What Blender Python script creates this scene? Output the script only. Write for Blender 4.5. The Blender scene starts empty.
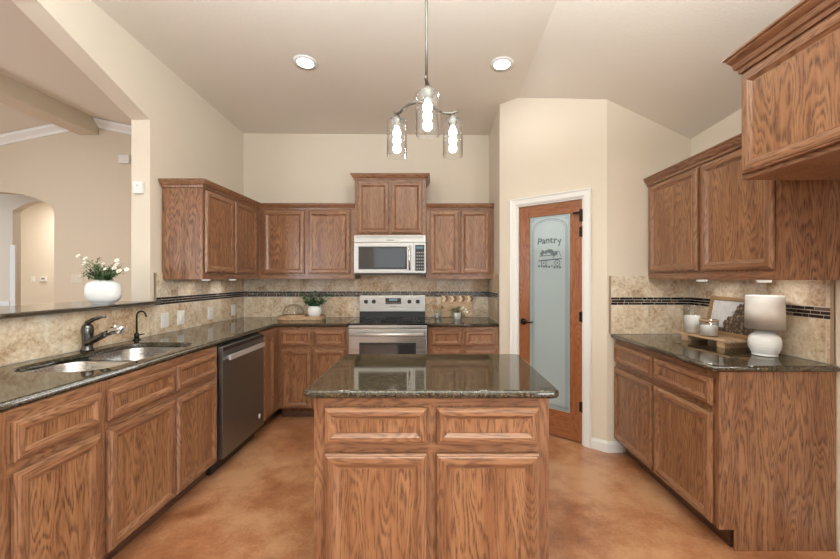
import bpy, bmesh, math, random
from mathutils import Vector, Matrix
random.seed(7)
PI = math.pi
C = bpy.context.scene.collection
S = bpy.context.scene

# ------------------------------------------------------------ camera, world, lights, exposure
EYE = 1.345
cd = bpy.data.cameras.new('camera'); cam = bpy.data.objects.new('camera', cd); C.objects.link(cam)
cam.location = (0, 0, EYE); cam.rotation_euler = (PI/2, 0, 0)
cd.sensor_width = 36; cd.lens = 370/840*36
cd.shift_x = (420-433)/840; cd.shift_y = (278-279.5)/840
cd.clip_start = 0.05
S.camera = cam
S.view_settings.view_transform = 'Standard'; S.view_settings.look = 'None'
S.view_settings.gamma = 1; S.view_settings.use_curve_mapping = False
S.view_settings.exposure = 0.36

w = bpy.data.worlds.new('world'); S.world = w; w.use_nodes = True
w.node_tree.nodes['Background'].inputs[0].default_value = (0.85, 0.92, 1.0, 1)
w.node_tree.nodes['Background'].inputs[1].default_value = 1.2

def area(name, loc, rot, sx, sy, power, col=(1, 1, 1), shape='RECTANGLE', spread=None):
    l = bpy.data.lights.new(name, 'AREA'); l.shape = shape; l.size = sx; l.size_y = sy
    l.energy = power; l.color = col
    if spread: l.spread = spread
    o = bpy.data.objects.new(name, l); C.objects.link(o); o.location = loc; o.rotation_euler = rot
    return o
DAY = (0.90, 0.96, 1.0)
# daylight through the windows of the rear wall (each lies in its window opening) and of the dining room
area('window_daylight', (-1.0, -3.42, 1.55), (PI/2, 0, 0), 1.5, 1.7, 4, DAY)
area('window_daylight', (1.0, -3.42, 1.55), (PI/2, 0, 0), 1.5, 1.7, 4, DAY)
area('window_daylight', (-4.4, -3.42, 1.6), (PI/2, 0, 0), 2.2, 1.7, 70, DAY)
WARM = (1.0, 0.96, 0.90)
# added upward fill above the camera, standing in for a bounced flash
area('ceiling_fill', (-.1, .3, 2.35), (PI, 0, 0), 2.4, 1.5, 138, (.88, .98, 1))

# ------------------------------------------------------------ materials
MATS = {}
def new_mat(name):
    m = bpy.data.materials.new(name); m.use_nodes = True
    nt = m.node_tree; b = nt.nodes['Principled BSDF']
    MATS[name] = m
    return m, nt, b
def N(nt, t, **kw):
    n = nt.nodes.new(t)
    for k, v in kw.items():
        if k.startswith('i_'):
            key = k[2:].replace('_', ' ')
            for s in n.inputs:
                if s.name.lower() == key.lower(): s.default_value = v; break
        else: setattr(n, k, v)
    return n
def ramp(nt, fac, stops, interp='LINEAR'):
    r = nt.nodes.new('ShaderNodeValToRGB'); r.color_ramp.interpolation = interp
    el = r.color_ramp.elements
    while len(el) < len(stops): el.new(0.5)
    for e, (p, c) in zip(el, stops):
        e.position = p; e.color = (*c, 1) if len(c) == 3 else c
    nt.links.new(fac, r.inputs[0]); return r.outputs[0]
def mixc(nt, fac, a, b, mode='MIX'):
    n = nt.nodes.new('ShaderNodeMix'); n.data_type = 'RGBA'; n.blend_type = mode
    if isinstance(fac, (int, float)): n.inputs[0].default_value = fac
    else: nt.links.new(fac, n.inputs[0])
    for s, v in ((6, a), (7, b)):
        if isinstance(v, tuple): n.inputs[s].default_value = (*v, 1) if len(v) == 3 else v
        else: nt.links.new(v, n.inputs[s])
    return n.outputs[2]
def math_(nt, op, a, b=None):
    n = nt.nodes.new('ShaderNodeMath'); n.operation = op
    for i, v in enumerate((a, b)):
        if v is None: continue
        if isinstance(v, (int, float)): n.inputs[i].default_value = v
        else: nt.links.new(v, n.inputs[i])
    return n.outputs[0]
def coords(nt, kind='Object', scale=(1, 1, 1), rnd=False):
    tc = nt.nodes.new('ShaderNodeTexCoord'); mp = nt.nodes.new('ShaderNodeMapping')
    mp.inputs['Scale'].default_value = scale
    src = tc.outputs[kind]
    if rnd:
        oi = nt.nodes.new('ShaderNodeObjectInfo')
        v = nt.nodes.new('ShaderNodeVectorMath'); v.operation = 'SCALE'
        v.inputs[0].default_value = (7.3, 5.1, 3.7); nt.links.new(oi.outputs['Random'], v.inputs[3])
        a = nt.nodes.new('ShaderNodeVectorMath'); a.operation = 'ADD'
        nt.links.new(src, a.inputs[0]); nt.links.new(v.outputs[0], a.inputs[1]); src = a.outputs[0]
    nt.links.new(src, mp.inputs[0]); return mp.outputs[0]
def noise(nt, vec, scale, detail=4, rough=.5, dist=0):
    n = nt.nodes.new('ShaderNodeTexNoise'); n.inputs['Scale'].default_value = scale
    n.inputs['Detail'].default_value = detail; n.inputs['Roughness'].default_value = rough
    n.inputs['Distortion'].default_value = dist
    nt.links.new(vec, n.inputs['Vector']); return n.outputs[0]
def bump(nt, b, h, strength, dist=.01):
    n = nt.nodes.new('ShaderNodeBump'); n.inputs['Strength'].default_value = strength
    n.inputs['Distance'].default_value = dist
    nt.links.new(h, n.inputs['Height']); nt.links.new(n.outputs[0], b.inputs['Normal'])
def plain(name, col, rough=.5, metal=0, spec=None, emis=None, es=0, trans=0, ior=None, coat=0):
    m, nt, b = new_mat(name)
    b.inputs['Base Color'].default_value = (*col, 1); b.inputs['Roughness'].default_value = rough
    b.inputs['Metallic'].default_value = metal
    if spec is not None: b.inputs['Specular IOR Level'].default_value = spec
    if emis: b.inputs['Emission Color'].default_value = (*emis, 1); b.inputs['Emission Strength'].default_value = es
    if trans: b.inputs['Transmission Weight'].default_value = trans
    if ior: b.inputs['IOR'].default_value = ior
    if coat: b.inputs['Coat Weight'].default_value = coat; b.inputs['Coat Roughness'].default_value = .1
    return m

def oak(name, axis, dark, mid, light, rough=.34, amt=1.0):
    """flat-sawn oak: long cathedral contours along `axis` plus fine pores"""
    m, nt, b = new_mat(name)
    L, W = 1.3, 9.0
    sc = [W, W, W]; sc[axis] = L
    v = coords(nt, 'Object', tuple(sc), True)
    n1 = noise(nt, v, 1.0, 2.5, .40, .1)
    saw = math_(nt, 'FRACT', math_(nt, 'MULTIPLY', n1, 24.0))
    line = ramp(nt, saw, [(0, (0, 0, 0)), (.30, (.25, .25, .25)), (.62, (1, 1, 1)), (.80, (.8, .8, .8)), (.97, (0, 0, 0))])
    sc2 = [210, 210, 210]; sc2[axis] = 20
    n2 = noise(nt, coords(nt, 'Object', tuple(sc2), True), 1.0, 3, .6)
    sc3 = [22, 22, 22]; sc3[axis] = 1.8
    n3 = noise(nt, coords(nt, 'Object', tuple(sc3), True), 1.0, 3, .55)
    # dark early-wood lines broken up by the pores
    dash = ramp(nt, n2, [(.36, (0, 0, 0)), (.60, (1, 1, 1))])
    f = math_(nt, 'MULTIPLY', line, math_(nt, 'ADD', math_(nt, 'MULTIPLY', dash, .75), .18))
    f = math_(nt, 'ADD', f, math_(nt, 'MULTIPLY', dash, .10))
    ground = ramp(nt, n3, [(.35, mid), (.65, light)])
    col = mixc(nt, math_(nt, 'MULTIPLY', math_(nt, 'MINIMUM', f, 1.0), amt), ground, dark)
    nt.links.new(col, b.inputs['Base Color'])
    b.inputs['Roughness'].default_value = rough
    b.inputs['Coat Weight'].default_value = .25; b.inputs['Coat Roughness'].default_value = .22
    bump(nt, b, f, .06, .002)
    return m
OD, OM, OL = (.070, .026, .014), (.25, .110, .052), (.37, .187, .096)
oak('oak_v', 2, OD, OM, OL, .34, .95); oak('oak_h', 0, OD, OM, OL, .3, .75); oak('oak_fv', 2, OD, OM, OL, .3, .75);
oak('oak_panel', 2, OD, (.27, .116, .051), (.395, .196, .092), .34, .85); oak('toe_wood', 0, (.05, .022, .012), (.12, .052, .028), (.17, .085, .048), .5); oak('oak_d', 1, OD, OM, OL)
oak('door_wood_v', 2, (.20, .065, .026), (.30, .105, .040), (.37, .145, .058), .3)
oak('door_wood_h', 0, (.20, .065, .026), (.30, .105, .040), (.37, .145, .058), .3)
oak('light_wood', 0, (.34, .20, .11), (.50, .32, .18), (.62, .43, .26), .5)
plain('toe_dark', (.045, .022, .014), .6)

def granite():
    m, nt, b = new_mat('granite')
    v = coords(nt)
    n1 = noise(nt, v, 300, 2, .6); n2 = noise(nt, v, 75, 3, .65)
    c1 = ramp(nt, n1, [(.38, (.010, .010, .009)), (.48, (.048, .038, .023)), (.58, (.105, .078, .045)), (.72, (.12, .10, .075))])
    c2 = ramp(nt, n2, [(.40, (.35, .35, .35)), (.62, (1.3, 1.25, 1.1))])
    nt.links.new(mixc(nt, 1.0, c1, c2, 'MULTIPLY'), b.inputs['Base Color'])
    b.inputs['Roughness'].default_value = .05
    b.inputs['Specular IOR Level'].default_value = .7
granite()

def wallmat(name, col, bs=.05):
    m, nt, b = new_mat(name)
    v = coords(nt)
    n = noise(nt, v, 75, 3, .6)
    b.inputs['Base Color'].default_value = (*col, 1)
    b.inputs['Roughness'].default_value = .75
    b.inputs['Specular IOR Level'].default_value = .25
    bump(nt, b, n, bs, .01)
wallmat('wall_paint', (.72, .645, .54)); wallmat('ceiling_paint', (.80, .75, .67), .13)
wallmat('dining_paint', (.68, .60, .48)); wallmat('arch_paint', (.70, .60, .48), .15)
wallmat('pantry_white', (.7, .7, .68))
plain('white_trim', (.82, .82, .80), .35)

def floormat():
    m, nt, b = new_mat('stained_concrete')
    v = coords(nt)
    n1 = noise(nt, v, 1.3, 6, .62, .6); n2 = noise(nt, v, 7, 5, .6, .2); n3 = noise(nt, v, 60, 3, .6)
    f = math_(nt, 'ADD', math_(nt, 'MULTIPLY', n1, .6), math_(nt, 'MULTIPLY', n2, .28))
    f = math_(nt, 'ADD', f, math_(nt, 'MULTIPLY', n3, .14))
    col = ramp(nt, f, [(.40, (.24, .088, .035)), (.50, (.40, .172, .080)), (.60, (.54, .29, .155))])
    nt.links.new(col, b.inputs['Base Color'])
    b.inputs['Roughness'].default_value = .30
    b.inputs['Coat Weight'].default_value = .4; b.inputs['Coat Roughness'].default_value = .16
    bump(nt, b, n2, .03, .01)
floormat()

def tile():
    m, nt, b = new_mat('travertine')
    v = coords(nt)
    g = nt.nodes.new('ShaderNodeNewGeometry')
    ad = nt.nodes.new('ShaderNodeVectorMath'); ad.operation = 'ADD'
    sc = nt.nodes.new('ShaderNodeVectorMath'); sc.operation = 'SCALE'; sc.inputs[0].default_value = (13, 9, 5)
    nt.links.new(g.outputs['Random Per Island'], sc.inputs[3]); nt.links.new(v, ad.inputs[0]); nt.links.new(sc.outputs[0], ad.inputs[1])
    n1 = noise(nt, ad.outputs[0], 6, 6, .68, .6); n2 = noise(nt, ad.outputs[0], 45, 4, .7)
    f = math_(nt, 'ADD', math_(nt, 'MULTIPLY', n1, .6), math_(nt, 'MULTIPLY', n2, .4))
    col = ramp(nt, f, [(.38, (.38, .24, .14)), (.46, (.60, .46, .32)), (.54, (.74, .63, .49)), (.63, (.84, .79, .70))])
    tint = mixc(nt, g.outputs['Random Per Island'], (1.0, .90, .78), (.93, .97, 1.0))
    nt.links.new(mixc(nt, 1, col, tint, 'MULTIPLY'), b.inputs['Base Color'])
    b.inputs['Roughness'].default_value = .42
    bump(nt, b, f, .15, .004)
    m, nt, b = new_mat('mosaic')
    g = nt.nodes.new('ShaderNodeNewGeometry')
    col = ramp(nt, g.outputs['Random Per Island'], [(0, (.018, .011, .010)), (.35, (.035, .019, .016)), (.6, (.07, .035, .026)), (.82, (.028, .022, .026)), (.93, (.16, .10, .075))], 'CONSTANT')
    nt.links.new(col, b.inputs['Base Color']); b.inputs['Roughness'].default_value = .12
    plain('edge_tile', (.36, .25, .165), .4)
    plain('grout', (.66, .61, .53), .8)
tile()

def steel(name, col, rough, axis=0):
    m, nt, b = new_mat(name)
    sc = [300, 300, 300]; sc[axis] = 3
    n = noise(nt, coords(nt, 'Object', tuple(sc)), 1, 2, .5)
    b.inputs['Base Color'].default_value = (*col, 1); b.inputs['Metallic'].default_value = 1
    r = ramp(nt, n, [(.3, (rough*.8,)*3), (.7, (rough*1.25,)*3)])
    nt.links.new(r, b.inputs['Roughness'])
steel('stainless', (.48, .475, .46), .32); steel('dark_stainless', (.30, .32, .33), .36)
steel('sink_steel', (.66, .66, .66), .25)
plain('chrome', (.75, .75, .75), .12, 1)
plain('bright_steel', (.80, .80, .79), .35, .7)
plain('faucet_metal', (.15, .15, .15), .22, 1)
plain('bronze', (.028, .022, .020), .3, .8)
plain('brushed_nickel', (.20, .19, .17), .32, 1)
plain('black_glass', (.008, .008, .009), .04, 0, .8)
plain('oven_glass', (.035, .035, .037), .06, 0, .8)
plain('black_plastic', (.02, .02, .02), .35)
plain('grey_plastic', (.25, .25, .25), .4)
plain('display', (.03, .05, .06), .2, emis=(.25, .45, .5), es=.35)
plain('white_plastic', (.80, .79, .76), .35)
plain('plate_beige', (.72, .66, .56), .4)
plain('white_ceramic', (.80, .80, .79), .35)
plain('white_wax', (.86, .86, .85), .45, emis=None)
plain('linen_shade', (.80, .78, .74), .85)
plain('leaf_green', (.055, .16, .045), .5); plain('leaf_blue', (.045, .15, .075), .5)
plain('leaf_sage', (.20, .28, .17), .6); plain('stem_green', (.10, .17, .05), .6)
plain('petal_white', (.85, .83, .76), .6); plain('flower_eye', (.65, .45, .08), .6)
plain('petal_cream', (.82, .58, .38), .7)
plain('soil', (.05, .03, .02), .9)
plain('gold_frame', (.36, .22, .11), .35, .3)
plain('etching', (.12, .16, .17), .7)
plain('puck_lens', (.9, .9, .88), .4, emis=(1, .97, .9), es=.3)
plain('bulb', (1, 1, 1), .3, emis=(1, .95, .86), es=9)
plain('downlight_lens', (1, 1, 1), .3, emis=(1, .97, .90), es=6)

def thin_glass(name, tint=(1, 1, 1), refl=1.0):
    m = bpy.data.materials.new(name); m.use_nodes = True; nt = m.node_tree; MATS[name] = m
    for n in list(nt.nodes): nt.nodes.remove(n)
    out = nt.nodes.new('ShaderNodeOutputMaterial'); mx = nt.nodes.new('ShaderNodeMixShader')
    t = nt.nodes.new('ShaderNodeBsdfTransparent'); t.inputs[0].default_value = (*tint, 1)
    g = nt.nodes.new('ShaderNodeBsdfGlossy'); g.inputs['Roughness'].default_value = .03
    lw = nt.nodes.new('ShaderNodeLayerWeight'); lw.inputs[0].default_value = .5
    f = math_(nt, 'ADD', math_(nt, 'MULTIPLY', math_(nt, 'POWER', lw.outputs[1], 3.0), .55*refl), .04)
    nt.links.new(f, mx.inputs[0]); nt.links.new(t.outputs[0], mx.inputs[1]); nt.links.new(g.outputs[0], mx.inputs[2])
    nt.links.new(mx.outputs[0], out.inputs[0])
thin_glass('clear_glass', (.975, .975, .97), 1.4); thin_glass('window_glass')
def frosted():
    m, nt, b = new_mat('frosted_glass')
    b.inputs['Base Color'].default_value = (.50, .58, .585, 1); b.inputs['Roughness'].default_value = .35
    t = nt.nodes.new('ShaderNodeBsdfTransparent'); t.inputs[0].default_value = (.85, .93, .95, 1)
    mx = nt.nodes.new('ShaderNodeMixShader'); mx.inputs[0].default_value = .62
    out = nt.nodes['Material Output']
    nt.links.new(t.outputs[0], mx.inputs[1]); nt.links.new(b.outputs[0], mx.inputs[2]); nt.links.new(mx.outputs[0], out.inputs[0])
frosted()
def painting():
    m, nt, b = new_mat('landscape_painting')
    v = coords(nt)
    sep = nt.nodes.new('ShaderNodeSeparateXYZ'); nt.links.new(v, sep.inputs[0])
    z = sep.outputs[2]; x = sep.outputs[0]
    n = noise(nt, v, 16, 6, .7); n2 = noise(nt, v, 45, 4, .6)
    # tree mass on the right, dark meadow below, pale sky above
    t = math_(nt, 'ADD', math_(nt, 'MULTIPLY', x, 2.4), math_(nt, 'MULTIPLY', n, .9))
    t = math_(nt, 'SUBTRACT', t, math_(nt, 'MULTIPLY', z, 2.2))
    sky = ramp(nt, n, [(.35, (.50, .50, .52)), (.65, (.66, .64, .62))])
    land = ramp(nt, n2, [(.40, (.03, .022, .015)), (.55, (.12, .075, .045)), (.70, (.40, .30, .21))])
    k = ramp(nt, t, [(.36, (0, 0, 0)), (.40, (1, 1, 1))])
    nt.links.new(mixc(nt, k, sky, land), b.inputs['Base Color']); b.inputs['Roughness'].default_value = .5
painting()
M = lambda k: MATS[k]

# ------------------------------------------------------------ mesh helpers
class MB:
    def __init__(s): s.bm = bmesh.new(); s.mats = []
    def mi(s, m):
        if m not in s.mats: s.mats.append(m)
        return s.mats.index(m)
    def box(s, a, b, m, bev=0, xf=None):
        t = bmesh.new(); bmesh.ops.create_cube(t, size=1)
        for v in t.verts:
            v.co = Vector([(a[i]+b[i])/2 + v.co[i]*(b[i]-a[i]) for i in range(3)])
        if bev:
            bmesh.ops.bevel(t, geom=t.edges[:], offset=bev, segments=2, affect='EDGES', profile=.7)
        s.merge(t, m, xf)
        return s
    def merge(s, t, m, xf=None, smooth=False):
        if xf: bmesh.ops.transform(t, matrix=xf, verts=t.verts[:])
        i = s.mi(m); mp = {}
        for v in t.verts: mp[v] = s.bm.verts.new(v.co)
        for f in t.faces:
            try: nf = s.bm.faces.new([mp[v] for v in f.verts])
            except ValueError: continue
            nf.material_index = i; nf.smooth = smooth or f.smooth
        t.free()
    def quads(s, pts, faces, m, smooth=False):
        vs = [s.bm.verts.new(p) for p in pts]; i = s.mi(m)
        for f in faces:
            nf = s.bm.faces.new([vs[k] for k in f]); nf.material_index = i; nf.smooth = smooth
        return s
    def lathe(s, prof, m, c=(0, 0, 0), n=32, sx=1, sy=1, axis='z', xf=None):
        t = bmesh.new(); rings = []
        for r, z in prof:
            if r < 1e-6: rings.append([t.verts.new((0, 0, z))])
            else: rings.append([t.verts.new((r*math.cos(2*PI*k/n)*sx, r*math.sin(2*PI*k/n)*sy, z)) for k in range(n)])
        for A, B in zip(rings, rings[1:]):
            for k in range(n):
                k2 = (k+1) % n
                if len(A) == 1 and len(B) == 1: continue
                if len(A) == 1: f = t.faces.new((A[0], B[k2], B[k]))
                elif len(B) == 1: f = t.faces.new((A[k], A[k2], B[0]))
                else: f = t.faces.new((A[k], A[k2], B[k2], B[k]))
                f.smooth = True
        mt = Matrix.Translation(c)
        if axis == 'y': mt = mt @ Matrix.Rotation(PI/2, 4, 'X')      # local z -> -y
        if axis == 'x': mt = mt @ Matrix.Rotation(PI/2, 4, 'Y')
        if xf: mt = xf @ mt
        s.merge(t, m, mt); return s
    def tube(s, pts, r, m, n=12, caps=True):
        pts = [Vector(p) for p in pts]; t = bmesh.new(); rings = []
        rs = r if isinstance(r, (list, tuple)) else [r]*len(pts)
        up = None
        for i, p in enumerate(pts):
            d = (pts[min(i+1, len(pts)-1)] - pts[max(i-1, 0)]).normalized()
            if up is None:
                up = Vector((0, 0, 1)) if abs(d.z) < .9 else Vector((1, 0, 0))
            a = d.cross(up).normalized(); b2 = a.cross(d).normalized(); up = b2
            rings.append([t.verts.new(p + (a*math.cos(2*PI*k/n) + b2*math.sin(2*PI*k/n))*rs[i]) for k in range(n)])
        for A, B in zip(rings, rings[1:]):
            for k in range(n):
                f = t.faces.new((A[k], A[(k+1) % n], B[(k+1) % n], B[k])); f.smooth = True
        if caps:
            t.faces.new(rings[0][::-1]); t.faces.new(rings[-1])
        s.merge(t, m); return s
    def sweep(s, path, prof, m):
        """profile (outward, z) along an xy path, outward = right-hand side, mitred corners"""
        P = [Vector(p) for p in path]; rows = []
        for i, p in enumerate(P):
            ns = []
            if i > 0: d = (P[i]-P[i-1]).normalized(); ns.append(Vector((d.y, -d.x)))
            if i < len(P)-1: d = (P[i+1]-P[i]).normalized(); ns.append(Vector((d.y, -d.x)))
            nn = sum(ns, Vector((0, 0)))
            nn = nn / nn.dot(ns[0]) if len(ns) > 1 else ns[0]
            rows.append([(p.x+nn.x*o, p.y+nn.y*o, z) for o, z in prof])
        k = len(prof); pts = [q for r_ in rows for q in r_]; faces = []
        for i in range(len(rows)-1):
            for j in range(k):
                j2 = (j+1) % k
                faces.append((i*k+j, i*k+j2, (i+1)*k+j2, (i+1)*k+j))
        faces.append(tuple(range(k))[::-1]); faces.append(tuple((len(rows)-1)*k+j for j in range(k)))
        s.quads(pts, faces, m); return s
    def build(s, name, parent=None, loc=None, rot=None):
        me = bpy.data.meshes.new(name)
        bmesh.ops.recalc_face_normals(s.bm, faces=s.bm.faces[:])
        s.bm.to_mesh(me); s.bm.free()
        for m in s.mats: me.materials.append(MATS[m])
        o = bpy.data.objects.new(name, me); C.objects.link(o)
        if parent: o.parent = parent
        if loc: o.location = loc
        if rot: o.rotation_euler = rot
        return o
def empty(name, loc, rz=0):
    o = bpy.data.objects.new(name, None); C.objects.link(o); o.location = loc; o.rotation_euler = (0, 0, rz)
    o.empty_display_size = .1; return o
def tag(o, label=None, cat=None, group=None, kind=None):
    if label: o['label'] = label
    if cat: o['category'] = cat
    if group: o['group'] = group
    if kind: o['kind'] = kind
    return o
def thing(name, label, cat, loc, rz=0, group=None): return tag(empty(name, loc, rz), label, cat, group)
def slab(name, outer, holes, th, m, bev=0, xf=None, parent=None, smooth=False):
    """flat shape with holes, thickness th centred on its plane, optional rounded edge"""
    cu = bpy.data.curves.new('tmp', 'CURVE'); cu.dimensions = '2D'; cu.fill_mode = 'BOTH'
    cu.extrude = th/2-bev; cu.bevel_depth = bev; cu.offset = -bev; cu.bevel_resolution = 2
    for lp in [outer]+holes:
        sp = cu.splines.new('POLY'); sp.points.add(len(lp)-1)
        for p, q in zip(sp.points, lp): p.co = (q[0], q[1], 0, 1)
        sp.use_cyclic_u = True
    o = bpy.data.objects.new('tmp', cu); C.objects.link(o)
    bpy.context.view_layer.update()
    me = bpy.data.meshes.new_from_object(o.evaluated_get(bpy.context.evaluated_depsgraph_get()))
    bpy.data.objects.remove(o); bpy.data.curves.remove(cu)
    me.name = name
    if xf: me.transform(xf)
    if not smooth:
        for p in me.polygons: p.use_smooth = False
    me.materials.clear(); me.materials.append(MATS[m])
    b = bmesh.new(); b.from_mesh(me); bmesh.ops.remove_doubles(b, verts=b.verts[:], dist=1e-5)
    bmesh.ops.recalc_face_normals(b, faces=b.faces[:]); b.to_mesh(me); b.free()
    ob = bpy.data.objects.new(name, me); C.objects.link(ob)
    if parent: ob.parent = parent
    return ob
def rrect(x0, x1, y0, y1, r, n=6):
    pts = []
    for cx, cy, a in ((x1-r, y1-r, 0), (x0+r, y1-r, PI/2), (x0+r, y0+r, PI), (x1-r, y0+r, 1.5*PI)):
        for k in range(n+1):
            t = a + PI/2*k/n; pts.append((cx+r*math.cos(t), cy+r*math.sin(t)))
    return pts
YZ = lambda x: Matrix(((0, 0, 1, x), (1, 0, 0, 0), (0, 1, 0, 0), (0, 0, 0, 1)))   # (u,v,w) -> (x+w, u, v)
XZ = lambda y: Matrix(((1, 0, 0, 0), (0, 0, 1, y), (0, 1, 0, 0), (0, 0, 0, 1)))   # (u,v,w) -> (u, y+w, v)
def struct(o): o['kind'] = 'structure'; return o

# ------------------------------------------------------------ the room
XL, XR, YB, YA = -2.11, 1.99, 4.12, 2.86          # left wall, right wall, back wall, short wall beside the pantry
YR = -3.5
def zc_main(x, y): return 2.957 - .056*(y-4.12) - .008*(x+2.11)
def zc_right(x, y): return 2.415 - .48*(x-1.99) - .05*(y-2.887)
def crease(y): return .726 + .0127*y
def zc(x, y): return min(zc_main(x, y), zc_right(x, y))

b = MB(); b.box((-8, YR-.1, -.1), (2.3, 8.6, 0), 'stained_concrete'); struct(b.build('floor'))
# kitchen ceiling: two planes meeting in a soft crease
def ceil_mesh():
    b = MB(); pts = []
    y0, y1 = YR, YB+.02
    cols = [XL-.14, None, XR+.02]
    for y in (y0, y1):
        for c in cols:
            x = crease(y) if c is None else c
            pts.append((x, y, zc(x, y)))
    pts += [(p[0], p[1], p[2]+.1) for p in pts[:6]]
    b.quads(pts, [(0, 1, 4, 3), (1, 2, 5, 4), (6, 9, 10, 7), (7, 10, 11, 8), (0, 6, 7, 1), (1, 7, 8, 2), (3, 4, 10, 9), (4, 5, 11, 10), (0, 3, 9, 6), (2, 8, 11, 5)], 'ceiling_paint')
    return b.build('ceiling')
struct(ceil_mesh())
def top_poly(fn, u0, u1, n=2): return [(u0+(u1-u0)*k/n, fn(u0+(u1-u0)*k/n)+.03) for k in range(n+1)]
# left wall with the big arched pass-through
arch = [(2.76, 2.525), (2.5, 2.625), (2.22, 2.73), (1.99, 2.82), (1.75, 2.885), (1.45, 2.925), (1.1, 2.945)]
hole = [(2.76, 1.146)] + arch + [(2*.93-u, v) for u, v in arch[::-1]] + [(2*.93-2.76, 1.146)]
outer = [(YR, 0), (YB+.1, 0), (YB+.1, zc(XL, YB)+.03), (YR, zc(XL, YR)+.03)]
struct(slab('wall_left', outer, [hole], .14, 'wall_paint', 0, YZ(XL-.07)))
# back wall
struct(slab('wall_back', [(XL, 0), (.80, 0), (.80, 3.0), (XL, 3.0)], [], .1, 'wall_paint', 0, XZ(YB+.05)))
# pantry corner: return wall + diagonal door wall + short wall facing the camera
P0 = Vector((.625, 3.47)); P1 = Vector((1.345, YA)); dg = (P1-P0); LD = dg.length; dg = dg/LD
T = .10
nin = Vector((-dg.y, dg.x))      # away from the camera
if nin.y < 0: nin = -nin
def prism(name, poly, tops, m='wall_paint'):
    b = MB(); n = len(poly)
    pts = [(p[0], p[1], 0) for p in poly] + [(p[0], p[1], t) for p, t in zip(poly, tops)]
    f = [tuple(range(n))[::-1], tuple(range(n, 2*n))] + [(i, (i+1) % n, n+(i+1) % n, n+i) for i in range(n)]
    b.quads(pts, f, m); return struct(b.build(name))
pr = [(.625, 3.47), (.625+T, 3.51), (.625+T, YB), (.625, YB)]
prism('wall_pantry_return', pr, [zc(*p)+.03 for p in pr])
XFD = Matrix(((dg.x, 0, nin.x, P0.x), (dg.y, 0, nin.y, P0.y), (0, 1, 0, 0), (0, 0, 0, 1)))  # (u,v,w)
s0, s1, ztr = .1255*LD, .878*LD, 2.058     # outer edges of the casing
CW = .062
d0, d1, dz = s0+CW, s1-CW, ztr-CW
ztop = lambda s: zc(P0.x+dg.x*s, P0.y+dg.y*s)+.03
xc = .766; sc_ = (xc-P0.x)/dg.x
dw = slab('wall_pantry_diagonal', [(0, 0), (d0, 0), (d0, dz), (d1, dz), (d1, 0), (LD, 0), (LD, ztop(LD)), (sc_, ztop(sc_)), (0, ztop(0))], [], T, 'wall_paint', 0, XFD @ Matrix.Translation((0, 0, T/2)))
struct(dw)
pr = [(P1.x, YA), (XR+.1, YA), (XR+.1, YA+T), (P1.x+.03, YA+T)]
prism('wall_beside_pantry', pr, [zc(*p)+.03 for p in pr])
# right wall
pr = [(YR, 0), (YA, 0), (YA, zc(XR, YA)+.03), (YR, zc(XR, YR)+.03)]
struct(slab('wall_right', pr, [[(-2.7, .7), (-.9, .7), (-.9, 2.3), (-2.7, 2.3)]], .1, 'wall_paint', 0, YZ(XR+.05)))
# closed back of the pantry
struct(slab('wall_pantry_back', [(.73, 0), (XR+.1, 0), (XR+.1, 2.6), (.73, 2.6)], [], .06, 'pantry_white', 0, XZ(YB+.05)))
b = MB(); b.box((XR, YA+T, 0), (XR+.1, YB, 2.6), 'pantry_white'); struct(b.build('wall_pantry_side'))
b = MB(); b.box((.73, 3.6, 2.35), (XR, YB, 2.40), 'pantry_white'); struct(b.build('ceiling_pantry'))
# rear wall behind the camera with its windows
wins = [(-1.75, -.25), (.25, 1.75), (-5.5, -3.3)]
holes = [[(a, .7), (c, .7), (c, 2.4), (a, 2.4)] for a, c in wins]
struct(slab('wall_rear', [(-7.0, 0), (XR+.1, 0), (XR+.1, 2.9), (.9, 3.42), (-7.0, 3.42)], holes, .1, 'wall_paint', 0, XZ(YR-.05)))
for i, (a, c) in enumerate(wins):
    b = MB()
    for p, q in (((a, YR-.08, .7), (a+.05, YR-.02, 2.4)), ((c-.05, YR-.08, .7), (c, YR-.02, 2.4)), ((a+.05, YR-.08, .7), (c-.05, YR-.02, .75)),
                 ((a+.05, YR-.08, 2.35), (c-.05, YR-.02, 2.4)), (((a+c)/2-.02, YR-.08, .75), ((a+c)/2+.02, YR-.02, 2.35))):
        b.box(p, q, 'white_trim')
    wf = struct(b.build('window_%d' % (i+1)))
    g = MB(); g.box((a+.05, YR-.055, .75), ((a+c)/2-.02, YR-.05, 2.35), 'window_glass'); g.build('pane', wf)
    g = MB(); g.box(((a+c)/2+.02, YR-.055, .75), (c-.05, YR-.05, 2.35), 'window_glass'); g.build('pane', wf)

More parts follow.
